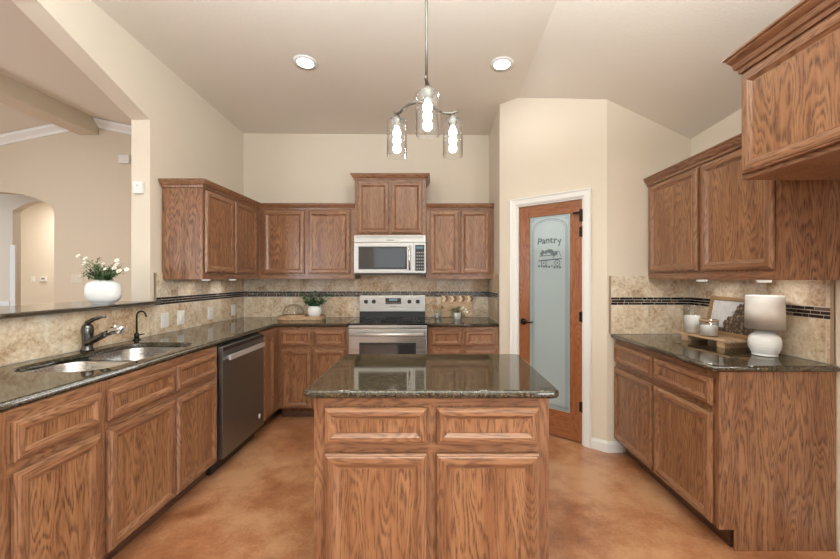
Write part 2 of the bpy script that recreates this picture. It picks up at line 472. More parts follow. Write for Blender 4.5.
# dining room beyond the pass-through
YD = 5.0; XRg = -4.60
dz_r = lambda x: 3.50 - .21*abs(x-XRg)
aR, aL = -5.12, -6.85
arcp = [(aR, 2.215)]
for k in range(1, 12):
    t = k/12*PI; arcp.append(((aR+aL)/2 + (aR-aL)/2*math.cos(t), 2.215+.30*math.sin(t)))
arcp.append((aL, 2.215))
outer = [(-7.0, 0), (aL, 0)] + arcp[::-1] + [(aR, 0), (XL-.14, 0), (XL-.14, dz_r(XL-.14)+.03), (XRg, 3.53), (-7.0, dz_r(-7.0)+.03)]
struct(slab('wall_dining_back', outer, [], .14, 'dining_paint', 0, XZ(YD+.07)))
b = MB(); y0, y1 = YR, YD+.02
pts = []
for y in (y0, y1):
    for x in (-7.1, XRg, XL-.14): pts.append((x, y, dz_r(x)))
pts += [(p[0], p[1], p[2]+.1) for p in pts[:6]]
b.quads(pts, [(0, 1, 4, 3), (1, 2, 5, 4), (6, 9, 10, 7), (7, 10, 11, 8), (0, 6, 7, 1), (1, 7, 8, 2), (3, 4, 10, 9), (4, 5, 11, 10), (0, 3, 9, 6), (2, 8, 11, 5)], 'ceiling_paint')
struct(b.build('ceiling_dining'))
struct(slab('wall_dining_left', [(YR, 0), (YD, 0), (YD, 3.2), (YR, 3.2)], [[(-.4, .8), (2.8, .8), (2.8, 2.6), (-.4, 2.6)]], .1, 'dining_paint', 0, YZ(-7.05)))
for nm, xx, ya, yb, za, zb in (('window_4', XR+.055, -2.7, -.9, .7, 2.3), ('window_5', -7.055, -.4, 2.8, .8, 2.6)):  # unseen windows, added so side light reaches the left and right surfaces
    b = MB(); ym = (ya+yb)/2
    for p, q in ((ya, ya+.05), (yb-.05, yb), (ym-.02, ym+.02)): b.box((xx-.02, p, za), (xx+.02, q, zb), 'white_trim')
    for p, q in ((za, za+.05), (zb-.05, zb)): b.box((xx-.019, ya+.05, p), (xx+.019, yb-.05, q), 'white_trim')
    wf = struct(b.build(nm))
    for p, q in ((ya+.05, ym-.02), (ym+.02, yb-.05)):
        g = MB(); g.box((xx-.003, p, za+.05), (xx+.003, q, zb-.05), 'window_glass'); g.build('pane', wf)
b = MB(); b.box((XL-.14, YB+.1, 0), (XL, YD+.14, 3.1), 'dining_paint'); struct(b.build('wall_dining_right'))
b = MB(); b.box((-4.77, YR, 3.275), (-4.515, YD, 3.53), 'dining_paint', .012); struct(b.build('trim_1'))      # boxed ridge beam
# crown moulding on the gable wall
for i, (xa, xb) in enumerate(((-7.0, -4.77), (-4.515, XL-.14))):
    za, zb = dz_r(xa), dz_r(xb)
    b = MB(); pr = [(0, 0), (-.085, 0), (-.075, -.03), (-.03, -.075), (-.018, -.105), (0, -.105)]
    pts = [(xa, YD+o, za+z-.005) for o, z in pr] + [(xb, YD+o, zb+z-.005) for o, z in pr]
    n = len(pr)
    b.quads(pts, [tuple(range(n)), tuple(range(n, 2*n))[::-1]] + [(j, n+j, n+(j+1) % n, (j+1) % n) for j in range(n)], 'white_trim')
    struct(b.build('trim_%d' % (2+i)))
# hall behind the dining arch, with a second arch
Y2 = 6.0
jx = -(433-12.6)*Y2/370; kx = -5.95
ar2 = [(jx, 2.44)] + [(jx+(kx-jx)*k/10, 2.44+.16*math.sin(k/10*PI)) for k in range(1, 10)] + [(kx, 2.44)]
outer = [(-8.6, 0), (jx, 0)] + ar2 + [(kx, 0), (-4.2, 0), (-4.2, 2.9), (-8.6, 2.9)]
struct(slab('wall_hall_middle', outer, [], .12, 'wall_paint', 0, XZ(Y2+.06)))
b = MB(); b.box((-9, 7.4, 0), (-4.2, 7.5, 2.9), 'wall_paint'); struct(b.build('wall_hall_back'))
b = MB(); b.box((-4.3, YD+.14, 0), (-4.2, 7.4, 2.9), 'wall_paint'); struct(b.build('wall_hall_right'))
b = MB(); b.box((-9, YD+.14, 0), (-8.9, 7.4, 2.9), 'wall_paint'); struct(b.build('wall_hall_left'))
b = MB(); b.box((-9, YD+.14, 2.9), (-4.2, 7.5, 3.0), 'ceiling_paint'); struct(b.build('ceiling_hall'))
b = MB(); b.box((jx-.02, Y2-.02, 0), (jx+.06, Y2+.0, 1.88), 'white_trim', .004); struct(b.build('trim_4'))
b = MB(); b.box((-8.6, Y2-.03, .90), (jx-.02, Y2, .97), 'white_trim', .006); struct(b.build('trim_5'))
area('hall_ceiling_light', (-6.9, 6.75, 2.86), (0, 0, 0), .5, .5, 34, WARM)
area('window_daylight', (XR+.02, -1.8, 1.5), (0, PI/2, 0), 1.5, 1.7, 85, DAY)  # added fill for the left wall and cabinets, at the added right window
area('window_daylight', (-7.02, 1.2, 1.7), (0, -PI/2, 0), 1.6, 3.0, 30, DAY)  # added fill for right-hand surfaces through the arch, at the added dining window
area('dining_ceiling_light', (-4.6, 2.2, 3.2), (0, 0, 0), .6, .6, 26, WARM)

# baseboards
def baseboard(name, path, h=.085):
    b = MB(); b.sweep(path, [(0, 0), (.014, 0), (.014, h-.02), (.008, h-.006), (.008, h), (0, h)], 'white_trim'); return struct(b.build(name))
e = P0 + dg*(s1+.002)
baseboard('baseboard_pantry', [(e.x, e.y), (P1.x, P1.y), (1.46, YA)])
q = P0 + dg*(s0-.002)
baseboard('baseboard_pantry_left', [(P0.x, P0.y), (q.x, q.y)])
baseboard('baseboard_right', [(XR, 1.80), (XR, YR)])
baseboard('baseboard_dining', [(aR+.01, YD), (XL-.14, YD)])

# pantry door and casing (built in the u (along wall), w (into wall), v (up) frame of the diagonal wall)
RZD = math.atan2(dg.y, dg.x)
door = struct(empty('door_1', (P0.x, P0.y, 0), RZD))
# in this frame: x along the wall, y away from the camera, z up
cas = MB()
prof = [(0, 0), (0, -.010), (.012, -.016), (.045, -.018), (.056, -.024), (CW, -.024), (CW, 0)]
path = [(d0, 0), (d0, dz), (d1, dz), (d1, 0)]
rows = []
for (px, pz), (ox, oz) in zip(path, ((-1, 0), (-1, 1), (1, 1), (1, 0))):
    rows.append([(px+ox*o, d, pz+oz*o) for o, d in prof])
k = len(prof); pts = [q_ for r_ in rows for q_ in r_]; fc = []
for i in range(3):
    for j in range(k): fc.append((i*k+j, i*k+(j+1) % k, (i+1)*k+(j+1) % k, (i+1)*k+j))
fc += [tuple(range(k)), tuple(3*k+j for j in range(k))]
cas.quads(pts, fc, 'white_trim'); co = cas.build('trim_6'); co.location = (P0.x, P0.y, 0); co.rotation_euler = (0, 0, RZD); struct(co)
jm = MB(); jm.box((d0-.001, 0.001, 0), (d0+.012, T, dz), 'white_trim'); jm.box((d1-.012, 0.001, 0), (d1+.001, T, dz), 'white_trim'); jm.box((d0+.012, .001, dz-.012), (d1-.012, T, dz+.001), 'white_trim')
jo = jm.build('trim_7'); jo.location = (P0.x, P0.y, 0); jo.rotation_euler = (0, 0, RZD); struct(jo)
a0, a1, az = d0+.015, d1-.015, dz-.015
st, tr, br = .098, .10, .215
yf, yk = .012, .048
b = MB(); b.box((a0, yf, .012), (a0+st, yk, az), 'door_wood_v', .003); b.box((a1-st, yf, .012), (a1, yk, az), 'door_wood_v', .003)
b.build('door_stile', door)
b = MB(); b.box((a0+st, yf+.001, az-tr), (a1-st, yk-.001, az), 'door_wood_h'); b.box((a0+st, yf+.001, .012), (a1-st, yk-.001, .012+br), 'door_wood_h')
b.build('door_rail', door)
g0, g1, gz0, gz1 = a0+st, a1-st, .012+br, az-tr
b = MB(); b.box((g0, yf+.012, gz0), (g1, yf+.018, gz1), 'frosted_glass'); gl = b.build('door_glass', door)
ye = yf+.010
def flat_strip(b, pts, wd, m='etching', y=ye):
    for (x0, z0), (x1, z1) in zip(pts, pts[1:]):
        d = Vector((x1-x0, z1-z0)); L = d.length
        if L < 1e-6: continue
        n = Vector((-d.y, d.x))/L*wd/2; e_ = d/L*wd*.3
        b.quads([(x0-e_.x+n.x, y, z0-e_.y+n.y), (x1+e_.x+n.x, y, z1+e_.y+n.y), (x1+e_.x-n.x, y, z1+e_.y-n.y), (x0-e_.x-n.x, y, z0-e_.y-n.y)], [(0, 1, 2, 3)], m)
b = MB()
gw = g1-g0; gc = (g0+g1)/2
for ins, wd in ((.028, .005), (.040, .0025)):
    xa, xb = g0+ins, g1-ins; R_ = (xb-xa)/2; zt = gz1-ins-.0
    ap = [(xa, gz0+ins)] + [(gc-R_*math.cos(k/16*PI), zt-.09+.09*math.sin(k/16*PI)) for k in range(17)] + [(xb, gz0+ins), (xa, gz0+ins)]
    flat_strip(b, ap, wd)
flat_strip(b, [(g0+.012, gz0+.012), (g0+.012, gz1-.012), (g1-.012, gz1-.012), (g1-.012, gz0+.012), (g0+.012, gz0+.012)], .002)
for sx, sz in ((g0+.03, gz1-.03), (g1-.03, gz1-.03), (g0+.03, gz0+.03), (g1-.03, gz0+.03)):
    pts = [(sx+.011*math.cos(k/8*2*PI), sz+.011*math.sin(k/8*2*PI)) for k in range(9)]; flat_strip(b, pts, .003)
tag(b.build('etched_border', gl), 'etched border lines with arched top')
# etched word along a gentle arc, a glyph at a time
def glyphs(word, size):
    out = []
    for ch in word:
        cu = bpy.data.curves.new('t', 'FONT'); cu.body = ch; cu.size = size; cu.offset = .0018; cu.align_x = 'CENTER'
        o = bpy.data.objects.new('t', cu); C.objects.link(o); bpy.context.view_layer.update()
        me = bpy.data.meshes.new_from_object(o.evaluated_get(bpy.context.evaluated_depsgraph_get()))
        w_ = o.dimensions.x; bpy.data.objects.remove(o); out.append((me, w_))
    return out
b = MB(); gs = glyphs('Pantry', .080); tot = sum(w_ for _, w_ in gs)+.003*5; u = -tot/2
zp = gz1-.235
for me, w_ in gs:
    uc = u+w_/2; ang = -uc*1.5; zz = zp-uc*uc*1.2
    t = bmesh.new(); t.from_mesh(me)
    xf = Matrix.Translation((gc+uc, ye, zz)) @ Matrix.Rotation(-ang, 4, 'Y').inverted() @ Matrix.Rotation(PI/2, 4, 'X')
    b.merge(t, 'etching', xf); u += w_+.003
tag(b.build('etched_lettering', gl), 'etched word Pantry')
# etched market cart heaped with produce
b = MB()
def blob(cx, cz, r, rz=None, n=14, m='etching'):
    rz = rz or r
    b.quads([(cx+r*math.cos(2*PI*k/n), ye-random.random()*.0004, cz+rz*math.sin(2*PI*k/n)) for k in range(n)], [tuple(range(n))], m)
tz = zp-.135
for k in range(13):
    th = k/12*PI; blob(gc-.005+.062*math.cos(th)*random.uniform(.5, 1), tz+.025+.036*math.sin(th)*random.uniform(.4, 1), random.uniform(.009, .014))
flat_strip(b, [(gc-.085, tz-.012), (gc+.095, tz-.002)], .008)
flat_strip(b, [(gc-.08, tz+.018), (gc+.02, tz+.022)], .005)
flat_strip(b, [(gc+.03, tz+.0), (gc+.035, tz+.045), (gc+.075, tz+.045), (gc+.09, tz+.01)], .004)
for cx in (gc-.045, gc+.062):
    flat_strip(b, [(cx+.020*math.cos(k/12*2*PI), tz-.028+.020*math.sin(k/12*2*PI)) for k in range(13)], .006); blob(cx, tz-.028, .006)
for k in range(9): blob(gc-.085+.021*k, tz-.050+random.uniform(-.006, .004), random.uniform(.006, .010))
bmesh.ops.transform(b.bm, matrix=Matrix.Translation((gc, 0, tz)) @ Matrix.Diagonal((1.12, 1, 1.35, 1)) @ Matrix.Translation((-gc, 0, -tz)), verts=b.bm.verts[:])
tag(b.build('etched_picture', gl), 'small etched cart heaped with produce')
# lever handle, left; hinges on the right
b = MB(); hx, hz = a0+.045, .955
b.lathe([(0, 0), (.030, 0), (.030, .006), (.022, .012), (.011, .014), (.011, .040), (0, .040)], 'bronze', (hx, yf, hz), 20, axis='y')
b.tube([(hx, yf-.038, hz), (hx+.03, yf-.042, hz+.004), (hx+.075, yf-.04, hz-.002), (hx+.10, yf-.034, hz+.004)], [.011, .009, .007, .006], 'bronze', 10)
b.build('door_handle', door)
for z in (.30, 1.03, 1.72):
    b = MB(); b.tube([(a1+.004, yf-.006, z-.045), (a1+.004, yf-.006, z+.045)], .006, 'bronze', 8); b.box((a1-.022, yf-.002, z-.04), (a1+.012, yf, z+.04), 'bronze'); b.build('hinge', door)
b = MB(); b.box((a1-.065, yf-.03, 1.865), (a1+.01, yf-.018, 1.880), 'bronze'); b.box((a1-.012, yf-.028, 1.80), (a1+.008, yf-.001, 1.90), 'bronze'); b.build('door_stop', door)

# pantry shelves seen faintly through the frosted glass
for z in (.55, .95, 1.30, 1.62):
    b = MB(); b.box((.76, YB-.36, z), (XR-.02, YB+.0, z+.02), 'white_trim'); tag(b.build('pantry_shelf'), 'white pantry shelf behind the frosted door glass at %s height' % {.55: 'knee', .95: 'handle', 1.30: 'chest', 1.62: 'eye'}[z], 'shelf', 'shelves inside the pantry')
area('pantry_fill', (1.30, 3.75, 2.32), (0, 0, 0), .3, .2, 7, (1, .98, .95))  # added unseen lamp, brightens the shelves behind the frosted glass

# ------------------------------------------------------------ backsplash tiling
def tiles(name, length, xf, z0, z1, joints, band=True, ends=(), ez=None):
    """local: x along the wall, y = -thickness towards the room, z up"""
    b = MB(); g = .0026
    b.box((0, -.0095, z0), (length, -.0005, z1), 'grout')
    js = [0]+[j for j in joints if 0.02 < j < length-.02]+[length]
    rowsz = []
    b0, b1 = 1.137, 1.197
    if z1 <= b0+.02: rowsz = [(z0, z1)]
    else: rowsz = [(z0, b0), (b1, z1)]
    for a, c in zip(js, js[1:]):
        for r0, r1 in rowsz: b.box((a+g, -.011, r0+g), (c-g, -.002, r1-g), 'travertine', .0015)
    if z1 > b1:
        rh = (b1-b0)/3
        for r in range(3):
            x = -random.random()*.05
            while x < length:
                L = random.choice((.035, .05, .075, .10))
                xa, xb = max(x, 0), min(x+L, length)
                if xb-xa > .008: b.box((xa+.0018, -.0115, b0+r*rh+.0018), (xb-.0018, -.002, b0+(r+1)*rh-.0018), 'mosaic')
                x += L
    for a, c in ends: b.box((a, -.0135, ez or z0), (c, -.002, z1), 'edge_tile', .002)
    o = b.build(name); o.matrix_world = xf; return struct(o)
RL = Matrix.Rotation(PI/2, 4, 'Z'); RR = Matrix.Rotation(-PI/2, 4, 'Z')
CT = .9155
lj = [2.1-1.59, 2.1-1.275, 2.1-.97]
j0 = .2
tiles('trim_8', 2.79-j0, Matrix.Translation((XL+.0005, j0, 0)) @ RL, CT, 1.144, [v-j0 for v in (.52, .83, 1.15, 1.47, 1.79, 2.10, 2.42, 2.735)])
tiles('trim_9', YB-.014-2.79, Matrix.Translation((XL+.0005, 2.79, 0)) @ RL, CT, 1.385, [v-2.79 for v in (3.05, 3.35, 3.66, 3.97)], ends=[(0, .014)], ez=1.176)
tiles('trim_10', .625-.014-XL, Matrix.Translation((XL, YB-.0005, 0)), CT, 1.385, [.02+.305*k for k in range(1, 9)])
tiles('trim_11', YB-.002-3.475, Matrix.Translation((.6245, YB-.002, 0)) @ RR, CT, 1.385, [.3], ends=[(.63, .643)])
tiles('trim_12', XR-.013-P1.x-.012, Matrix.Translation((P1.x+.012, YA-.0005, 0)), CT, 1.362, [.30], ends=[(0, .014)])
tiles('trim_13', YA-.001-1.825, Matrix.Translation((XR-.0005, YA-.001, 0)) @ RR, CT, 1.345, [.31, .66, .996], ends=[(1.018, 1.034)])

# ------------------------------------------------------------ cabinets
def ring_panel(w_, h, fw, hgrain='oak_h', vgrain='oak_fv', th=.020):
    """mitred moulded frame round a recessed flat panel; front faces -y, back on y=0"""
    b = MB()
    prof = [(0, 0), (0, .011), (.0035, .0155), (.008, .0155), (.011, .019), (.016, th), (fw*.62, th), (fw*.70, .017), (fw*.93, .0095), (fw, .0095)]
    rects = [((i, i, w_-i, h-i), y) for i, y in prof]
    for (r0, y0), (r1, y1) in zip(rects, rects[1:]):
        A = [(r0[0], -y0, r0[1]), (r0[2], -y0, r0[1]), (r0[2], -y0, r0[3]), (r0[0], -y0, r0[3])]
        B = [(r1[0], -y1, r1[1]), (r1[2], -y1, r1[1]), (r1[2], -y1, r1[3]), (r1[0], -y1, r1[3])]
        for i in range(4):
            j = (i+1) % 4
            b.quads([A[i], A[j], B[j], B[i]], [(0, 1, 2, 3)], hgrain if i % 2 == 0 else vgrain)
    r, y = rects[-1]
    b.quads([(r[0], -y, r[1]), (r[2], -y, r[1]), (r[2], -y, r[3]), (r[0], -y, r[3])], [(0, 1, 2, 3)], 'oak_panel')
    r, y = rects[0]
    b.quads([(r[0], 0, r[1]), (r[2], 0, r[1]), (r[2], 0, r[3]), (r[0], 0, r[3])], [(3, 2, 1, 0)], vgrain)
    return b
def front(root, kind, x0, x1, z0, z1, y=-.0055):
    fw = .056 if kind != 'drawer_front' else .044
    o = ring_panel(x1-x0, z1-z0, fw).build(kind, root); o.location = (x0, y, z0); return o
def base_cabinet(label, loc, rz, w_, fronts, depth=.60, ztop=.883, sl=.03, sr=.03, group=None, toe=.105, endR=False, endL=False, ctop=None):
    root = thing('base_cabinet', label, 'cabinet', loc, rz, group)
    b = MB(); FT = .019
    b.box((0, FT, toe), (w_, depth, ctop or ztop), 'oak_v')
    b.build('carcass', root)
    b = MB()
    xs = sorted({f[1] for f in fronts} | {f[2] for f in fronts})
    b.box((0, 0, toe), (w_, FT, ztop), 'oak_fv', .001)
    # rails drawn over the frame with their own grain
    b.box((.035, -.0012, ztop-.045), (w_-.035, .001, ztop-.001), 'oak_h')
    b.box((.035, -.0012, .655), (w_-.035, .001, .715), 'oak_h')
    b.box((.035, -.0012, toe+.001), (w_-.035, .001, toe+.03), 'oak_h')
    b.build('face_frame', root)
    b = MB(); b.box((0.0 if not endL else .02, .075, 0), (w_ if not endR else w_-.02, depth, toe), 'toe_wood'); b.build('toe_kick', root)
    for e_, x in ((endL, 0), (endR, w_)):
        if e_:
            xa, xb = (x-.008, x) if x == 0 else (x, x+.008)
            b = MB(); pr = [(.0, toe), (.0, ztop), (depth, ztop), (depth, 0), (.075, 0), (.075, toe)]
            n = len(pr); pts = [(xa, p, z) for p, z in pr]+[(xb, p, z) for p, z in pr]
            b.quads(pts, [tuple(range(n)), tuple(range(n, 2*n))[::-1]]+[(i, n+i, n+(i+1) % n, (i+1) % n) for i in range(n)], 'oak_v')
            b.build('end_panel', root)
    for f in fronts: front(root, *f)
    return root
DRZ = (.706, .845); DOZ = (.118, .667)
def pair(x0, x1, xm0, xm1):
    return [('drawer_front', x0, xm0, *DRZ), ('drawer_front', xm1, x1, *DRZ), ('cabinet_door', x0, xm0, *DOZ), ('cabinet_door', xm1, x1, *DOZ)]
FX, FY = -1.465, 3.51
LR = PI/2
# left run, near to far
base_cabinet('oak double-door base cabinet nearest the camera on the sink side', (FX, .36, 0), LR, .875, pair(.03, .845, .43, .445), depth=.64)
base_cabinet('oak base cabinet with one drawer and one door, left of the sink cabinet', (FX, 1.237, 0), LR, .396, [('drawer_front', .042, .378, *DRZ), ('cabinet_door', .042, .378, *DOZ)], depth=.64)
base_cabinet('oak sink base cabinet with two doors under the double sink', (FX, 1.635, 0), LR, .873, pair(.017, .843, .443, .457), depth=.64, ctop=.69)
base_cabinet('narrow oak base cabinet between the dishwasher and the inner corner', (FX, 3.146, 0), LR, .364, [('cabinet_door', .018, .225, .118, .845)], depth=.64)
# back run
base_cabinet('oak base cabinet with two drawers and two doors left of the range', (FX+.002, FY, 0), 0, -.803-FX-.002, pair(.03, .632, .312, .342), depth=.60)
base_cabinet('oak base cabinet with two drawers and two doors right of the range', (-.047, FY, 0), 0, .670, pair(.035, .637, .316, .352), depth=.60)
# right run (far to near)
YRe = 1.83
base_cabinet('oak base cabinet under the lamp counter, with tall plain oak end panel', (1.41, YA-.008, 0), -LR, YA-.008-YRe, pair(.012, .998, .495, .518), depth=.575, endR=True)

def upper_cabinet(label, loc, rz, w_, z0, z1, fronts, depth, ends='', crown=.040, ch=.060, group=None, pucks=()):
    root = thing('wall_cabinet', label, 'cabinet', loc, rz, group)
    b = MB(); b.box((0, .019, z0), (w_, depth, z1), 'oak_v'); b.build('carcass', root)
    b = MB(); b.box((0, 0, z0), (w_, .019, z1), 'oak_fv', .001)
    b.box((.03, -.001, z0+.001), (w_-.03, .001, z0+.04), 'oak_h'); b.box((.03, -.001, z1-.05), (w_-.03, .001, z1-.001), 'oak_h'); b.build('face_frame', root)
    path = []
    if 'L' in ends: path.append((0, depth))
    path += [(0, 0), (w_, 0)]
    if 'R' in ends: path.append((w_, depth))
    zt = z1+ch-.035; c = crown
    prof = [(0, z1-.035), (.010, z1-.035), (.013, z1-.018), (.022, z1-.012), (c*.5, zt-.040), (c*.80, zt-.018), (c*.83, zt-.012), (c, zt-.008), (c, zt), (0, zt)]
    b = MB(); b.sweep(path, prof, 'oak_h'); b.build('crown_moulding', root)
    for f in fronts: front(root, *f)
    for px_ in pucks:
        b = MB(); b.lathe([(0, -.014), (.026, -.014), (.032, -.010), (.032, 0), (0, 0)], 'puck_lens', (px_, depth*.5, z0), 20); tag(b.build('puck_light', root), 'small white round under-cabinet light')
        l_ = area('puck_lamp', (0, 0, 0), (0, 0, 0), .07, .07, .35, WARM, 'DISK'); l_.parent = root; l_.location = (px_, depth*.5, z0-.017)
    return root
UZ = (1.388, 2.032); U0, U1 = 1.335, 2.082
UX, UY = -1.788, 3.80
upper_cabinet('oak double-door wall cabinet on the left wall, its plain end panel facing out', (UX, 2.87, 0), LR, UY-2.87-.001, U0, U1, [('cabinet_door', .018, .425, *UZ), ('cabinet_door', .445, .85, *UZ)], .315, 'L', pucks=(.3, .72))
upper_cabinet('oak double-door wall cabinet left of the microwave on the back wall', (UX+.001, UY, 0), 0, -.801-UX-.002, U0, U1, [('cabinet_door', .05, .470, *UZ), ('cabinet_door', .513, .938, *UZ)], .31)
upper_cabinet('taller oak wall cabinet set above the microwave', (-.80, UY-.015, 0), 0, .728, 1.779, 2.383, [('cabinet_door', .035, .350, 1.80, 2.325), ('cabinet_door', .372, .688, 1.80, 2.325)], .325, 'LR')
upper_cabinet('oak double-door wall cabinet right of the microwave', (-.070, UY, 0), 0, .692, U0, U1, [('cabinet_door', .042, .334, *UZ), ('cabinet_door', .351, .649, *UZ)], .31)
upper_cabinet('oak double-door wall cabinet above the lamp counter', (1.66, YA-.008, 0), -LR, YA-.008-1.765, U0, U1, [('cabinet_door', .045, .55, *UZ), ('cabinet_door', .59, 1.062, *UZ)], .318, 'R', pucks=(.35, .82))
fr = upper_cabinet('deep oak cabinet high at upper right, nearest the camera', (1.375, 1.645, 0), -LR, .95, 1.78, 2.29, [('cabinet_door', .018, .475, 1.80, 2.235), ('cabinet_door', .485, .932, 1.80, 2.235)], .60, 'L', .052, .085)

# island
isl = thing('kitchen_island', 'freestanding oak kitchen island with two drawers over two doors', 'kitchen island', (-.463, 1.44, 0))
wI, dI = .914, .61
b = MB(); b.box((0, .019, .105), (wI, dI, .883), 'oak_v'); b.build('carcass', isl)
b = MB(); b.box((0, 0, .105), (wI, .019, .883), 'oak_fv', .001)
b.box((.04, -.0012, .85), (wI-.04, .001, .882), 'oak_h'); b.box((.04, -.0012, .668), (wI-.04, .001, .703), 'oak_h'); b.build('face_frame', isl)
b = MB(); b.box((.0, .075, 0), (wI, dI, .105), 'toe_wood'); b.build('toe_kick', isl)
for f in pair(.046, .872, .440, .477): front(isl, *f)
t = slab('island_countertop', rrect(-.500, .487, 1.405, 2.10, .03), [], .032, 'granite', .013, Matrix.Translation((0, 0, .900)), smooth=True)
tag(t, 'polished dark speckled granite slab on top of the island', 'countertop')

# countertops
SK = rrect(-1.995, -1.555, 1.70, 2.46, .12)
o = slab('countertop', [(XL+.002, .34), (-1.48, .34), (-1.48, 3.48), (-.802, 3.48), (-.802, YB-.002), (XL+.002, YB-.002)], [SK], .032, 'granite', .012, Matrix.Translation((0, 0, .8995)), smooth=True)
tag(o, 'long L-shaped dark granite worktop holding the sink and running to the range', 'countertop')
o = slab('countertop', [(-.048, 3.48), (.622, 3.48), (.622, YB-.002), (-.048, YB-.002)], [], .032, 'granite', .012, Matrix.Translation((0, 0, .8995)), smooth=True)
tag(o, 'short dark granite worktop between the range and the pantry corner', 'countertop')
o = slab('countertop', [(1.372, 1.805), (XR-.002, 1.805), (XR-.002, YA-.002), (1.372, YA-.002)], [], .032, 'granite', .012, Matrix.Translation((0, 0, .8995)), smooth=True)
tag(o, 'dark granite worktop on the right side carrying the lamp', 'countertop')
o = slab('bar_ledge', [(-2.056, -.86), (-2.056, 2.80), (-2.108, 2.80), (-2.108, 2.757), (-2.60, 2.757), (-2.60, -.86)], [], .027, 'granite', .011, Matrix.Translation((0, 0, 1.1605)), smooth=True)
tag(o, 'raised dark granite bar ledge in the arched pass-through', 'ledge')

# ------------------------------------------------------------ sink and taps
sink = thing('kitchen_sink', 'undermount double-bowl stainless steel sink in the left worktop', 'sink', (-1.775, 2.08, .70))
def bowl(x0, x1, y0, y1, r, name):
    b = MB(); rings = []; zs = [(.183, 0), (.178, .003), (.03, .012), (.008, .03), (.0, .06)]
    allp = []
    for z, i in zs: allp.append([(p[0]+1.775, p[1]-2.08, z) for p in rrect(x0+i, x1-i, y0+i, y1-i, max(r-i, .02))])
    n = len(allp[0]); pts = [p for r_ in allp for p in r_]
    fs = [(i*n+k, i*n+(k+1) % n, (i+1)*n+(k+1) % n, (i+1)*n+k) for i in range(len(zs)-1) for k in range(n)] + [tuple((len(zs)-1)*n+k for k in range(n))]
    b.quads(pts, fs, 'sink_steel', True)
    b.lathe([(.045, .0), (.045, .002), (.03, .0015), (0, .001)], 'chrome', ((x0+x1)/2+1.775, (y0+y1)/2-2.08, .0005), 20)
    return b.build(name, sink)
bowl(-2.0, -1.55, 1.695, 2.055, .11, 'bowl'); bowl(-2.0, -1.55, 2.075, 2.465, .11, 'bowl')
b = MB(); b.box((-.205, -.024, .150), (.205, -.006, .180), 'sink_steel', .006); b.build('divider', sink)

fau = thing('kitchen_faucet', 'brushed dark metal single-lever kitchen faucet behind the sink', 'faucet', (-2.045, 2.19, .9155))
b = MB(); b.lathe([(0, 0), (.031, 0), (.031, .008), (.026, .014), (.025, .05), (.027, .09), (.030, .12), (.027, .145), (.016, .158), (0, .16)], 'faucet_metal', (0, 0, 0), 24); b.build('body', fau)
b = MB(); b.tube([(0, -.0, .145), (.012, -.01, .168), (.045, -.01, .185), (.085, -.005, .198), (.11, -.0, .20)], [.018, .015, .011, .008, .006], 'faucet_metal', 12); b.build('lever', fau)
b = MB(); b.tube([(.005, -.01, .045), (.05, -.02, .062), (.12, -.04, .092), (.175, -.05, .118)], [.021, .018, .017, .017], 'faucet_metal', 14); b.build('spout', fau)
b = MB(); b.tube([(.170, -.05, .113), (.195, -.054, .127), (.235, -.062, .137), (.262, -.066, .132), (.268, -.067, .128)], [.017, .022, .027, .026, .020], 'chrome', 16); b.build('spray_head', fau)
tap = thing('water_filter_tap', 'slim dark gooseneck filter tap behind the right bowl', 'faucet', (-2.05, 2.56, .9155))
b = MB(); b.lathe([(0, 0), (.024, 0), (.024, .005), (.012, .01), (.014, .012), (.014, .045), (.007, .052), (0, .052)], 'bronze', (0, 0, 0), 18); b.build('body', tap)
pts = [(0, 0, .05), (0, 0, .165)] + [(.032-.032*math.cos(k/8*PI*.9), 0, .165+.035*math.sin(k/8*PI*.9)) for k in range(1, 9)] + [(.066, 0, .160)]
b = MB(); b.tube(pts, .0055, 'bronze', 10); b.build('gooseneck', tap)
b = MB(); b.tube([(.012, 0, .035), (.055, .0, .043)], [.005, .0035], 'bronze', 8); b.build('lever', tap)

# ------------------------------------------------------------ dishwasher (left run)
dwm = thing('dishwasher', 'dark stainless dishwasher built into the left run of cabinets', 'dishwasher', (FX, 2.512, 0), LR)
b = MB(); b.box((.006, .004, .105), (.624, .60, .880), 'black_plastic'); b.build('tub', dwm)
b = MB(); b.box((.008, -.032, .108), (.622, .0, .872), 'dark_stainless', .005); b.build('door_panel', dwm)
b = MB(); b.box((.010, -.036, .782), (.620, -.031, .790), 'grey_plastic'); b.box((.012, -.0345, .845), (.618, -.0315, .869), 'black_plastic'); b.build('control_strip', dwm)
b = MB(); b.box((.055, -.062, .775), (.575, -.050, .812), 'bright_steel', .004); b.box((.065, -.052, .782), (.085, -.031, .806), 'stainless'); b.box((.545, -.052, .782), (.565, -.031, .806), 'stainless'); b.build('handle', dwm)
b = MB(); b.lathe([(0, 0), (.021, 0), (.021, .002), (0, .002)], 'white_plastic', (.545, -.032, .205), 20, axis='y'); tag(b.build('badge', dwm), 'small round pale badge')
b = MB(); b.box((.008, .05, .0), (.622, .10, .103), 'black_plastic'); b.build('kick_plate', dwm)

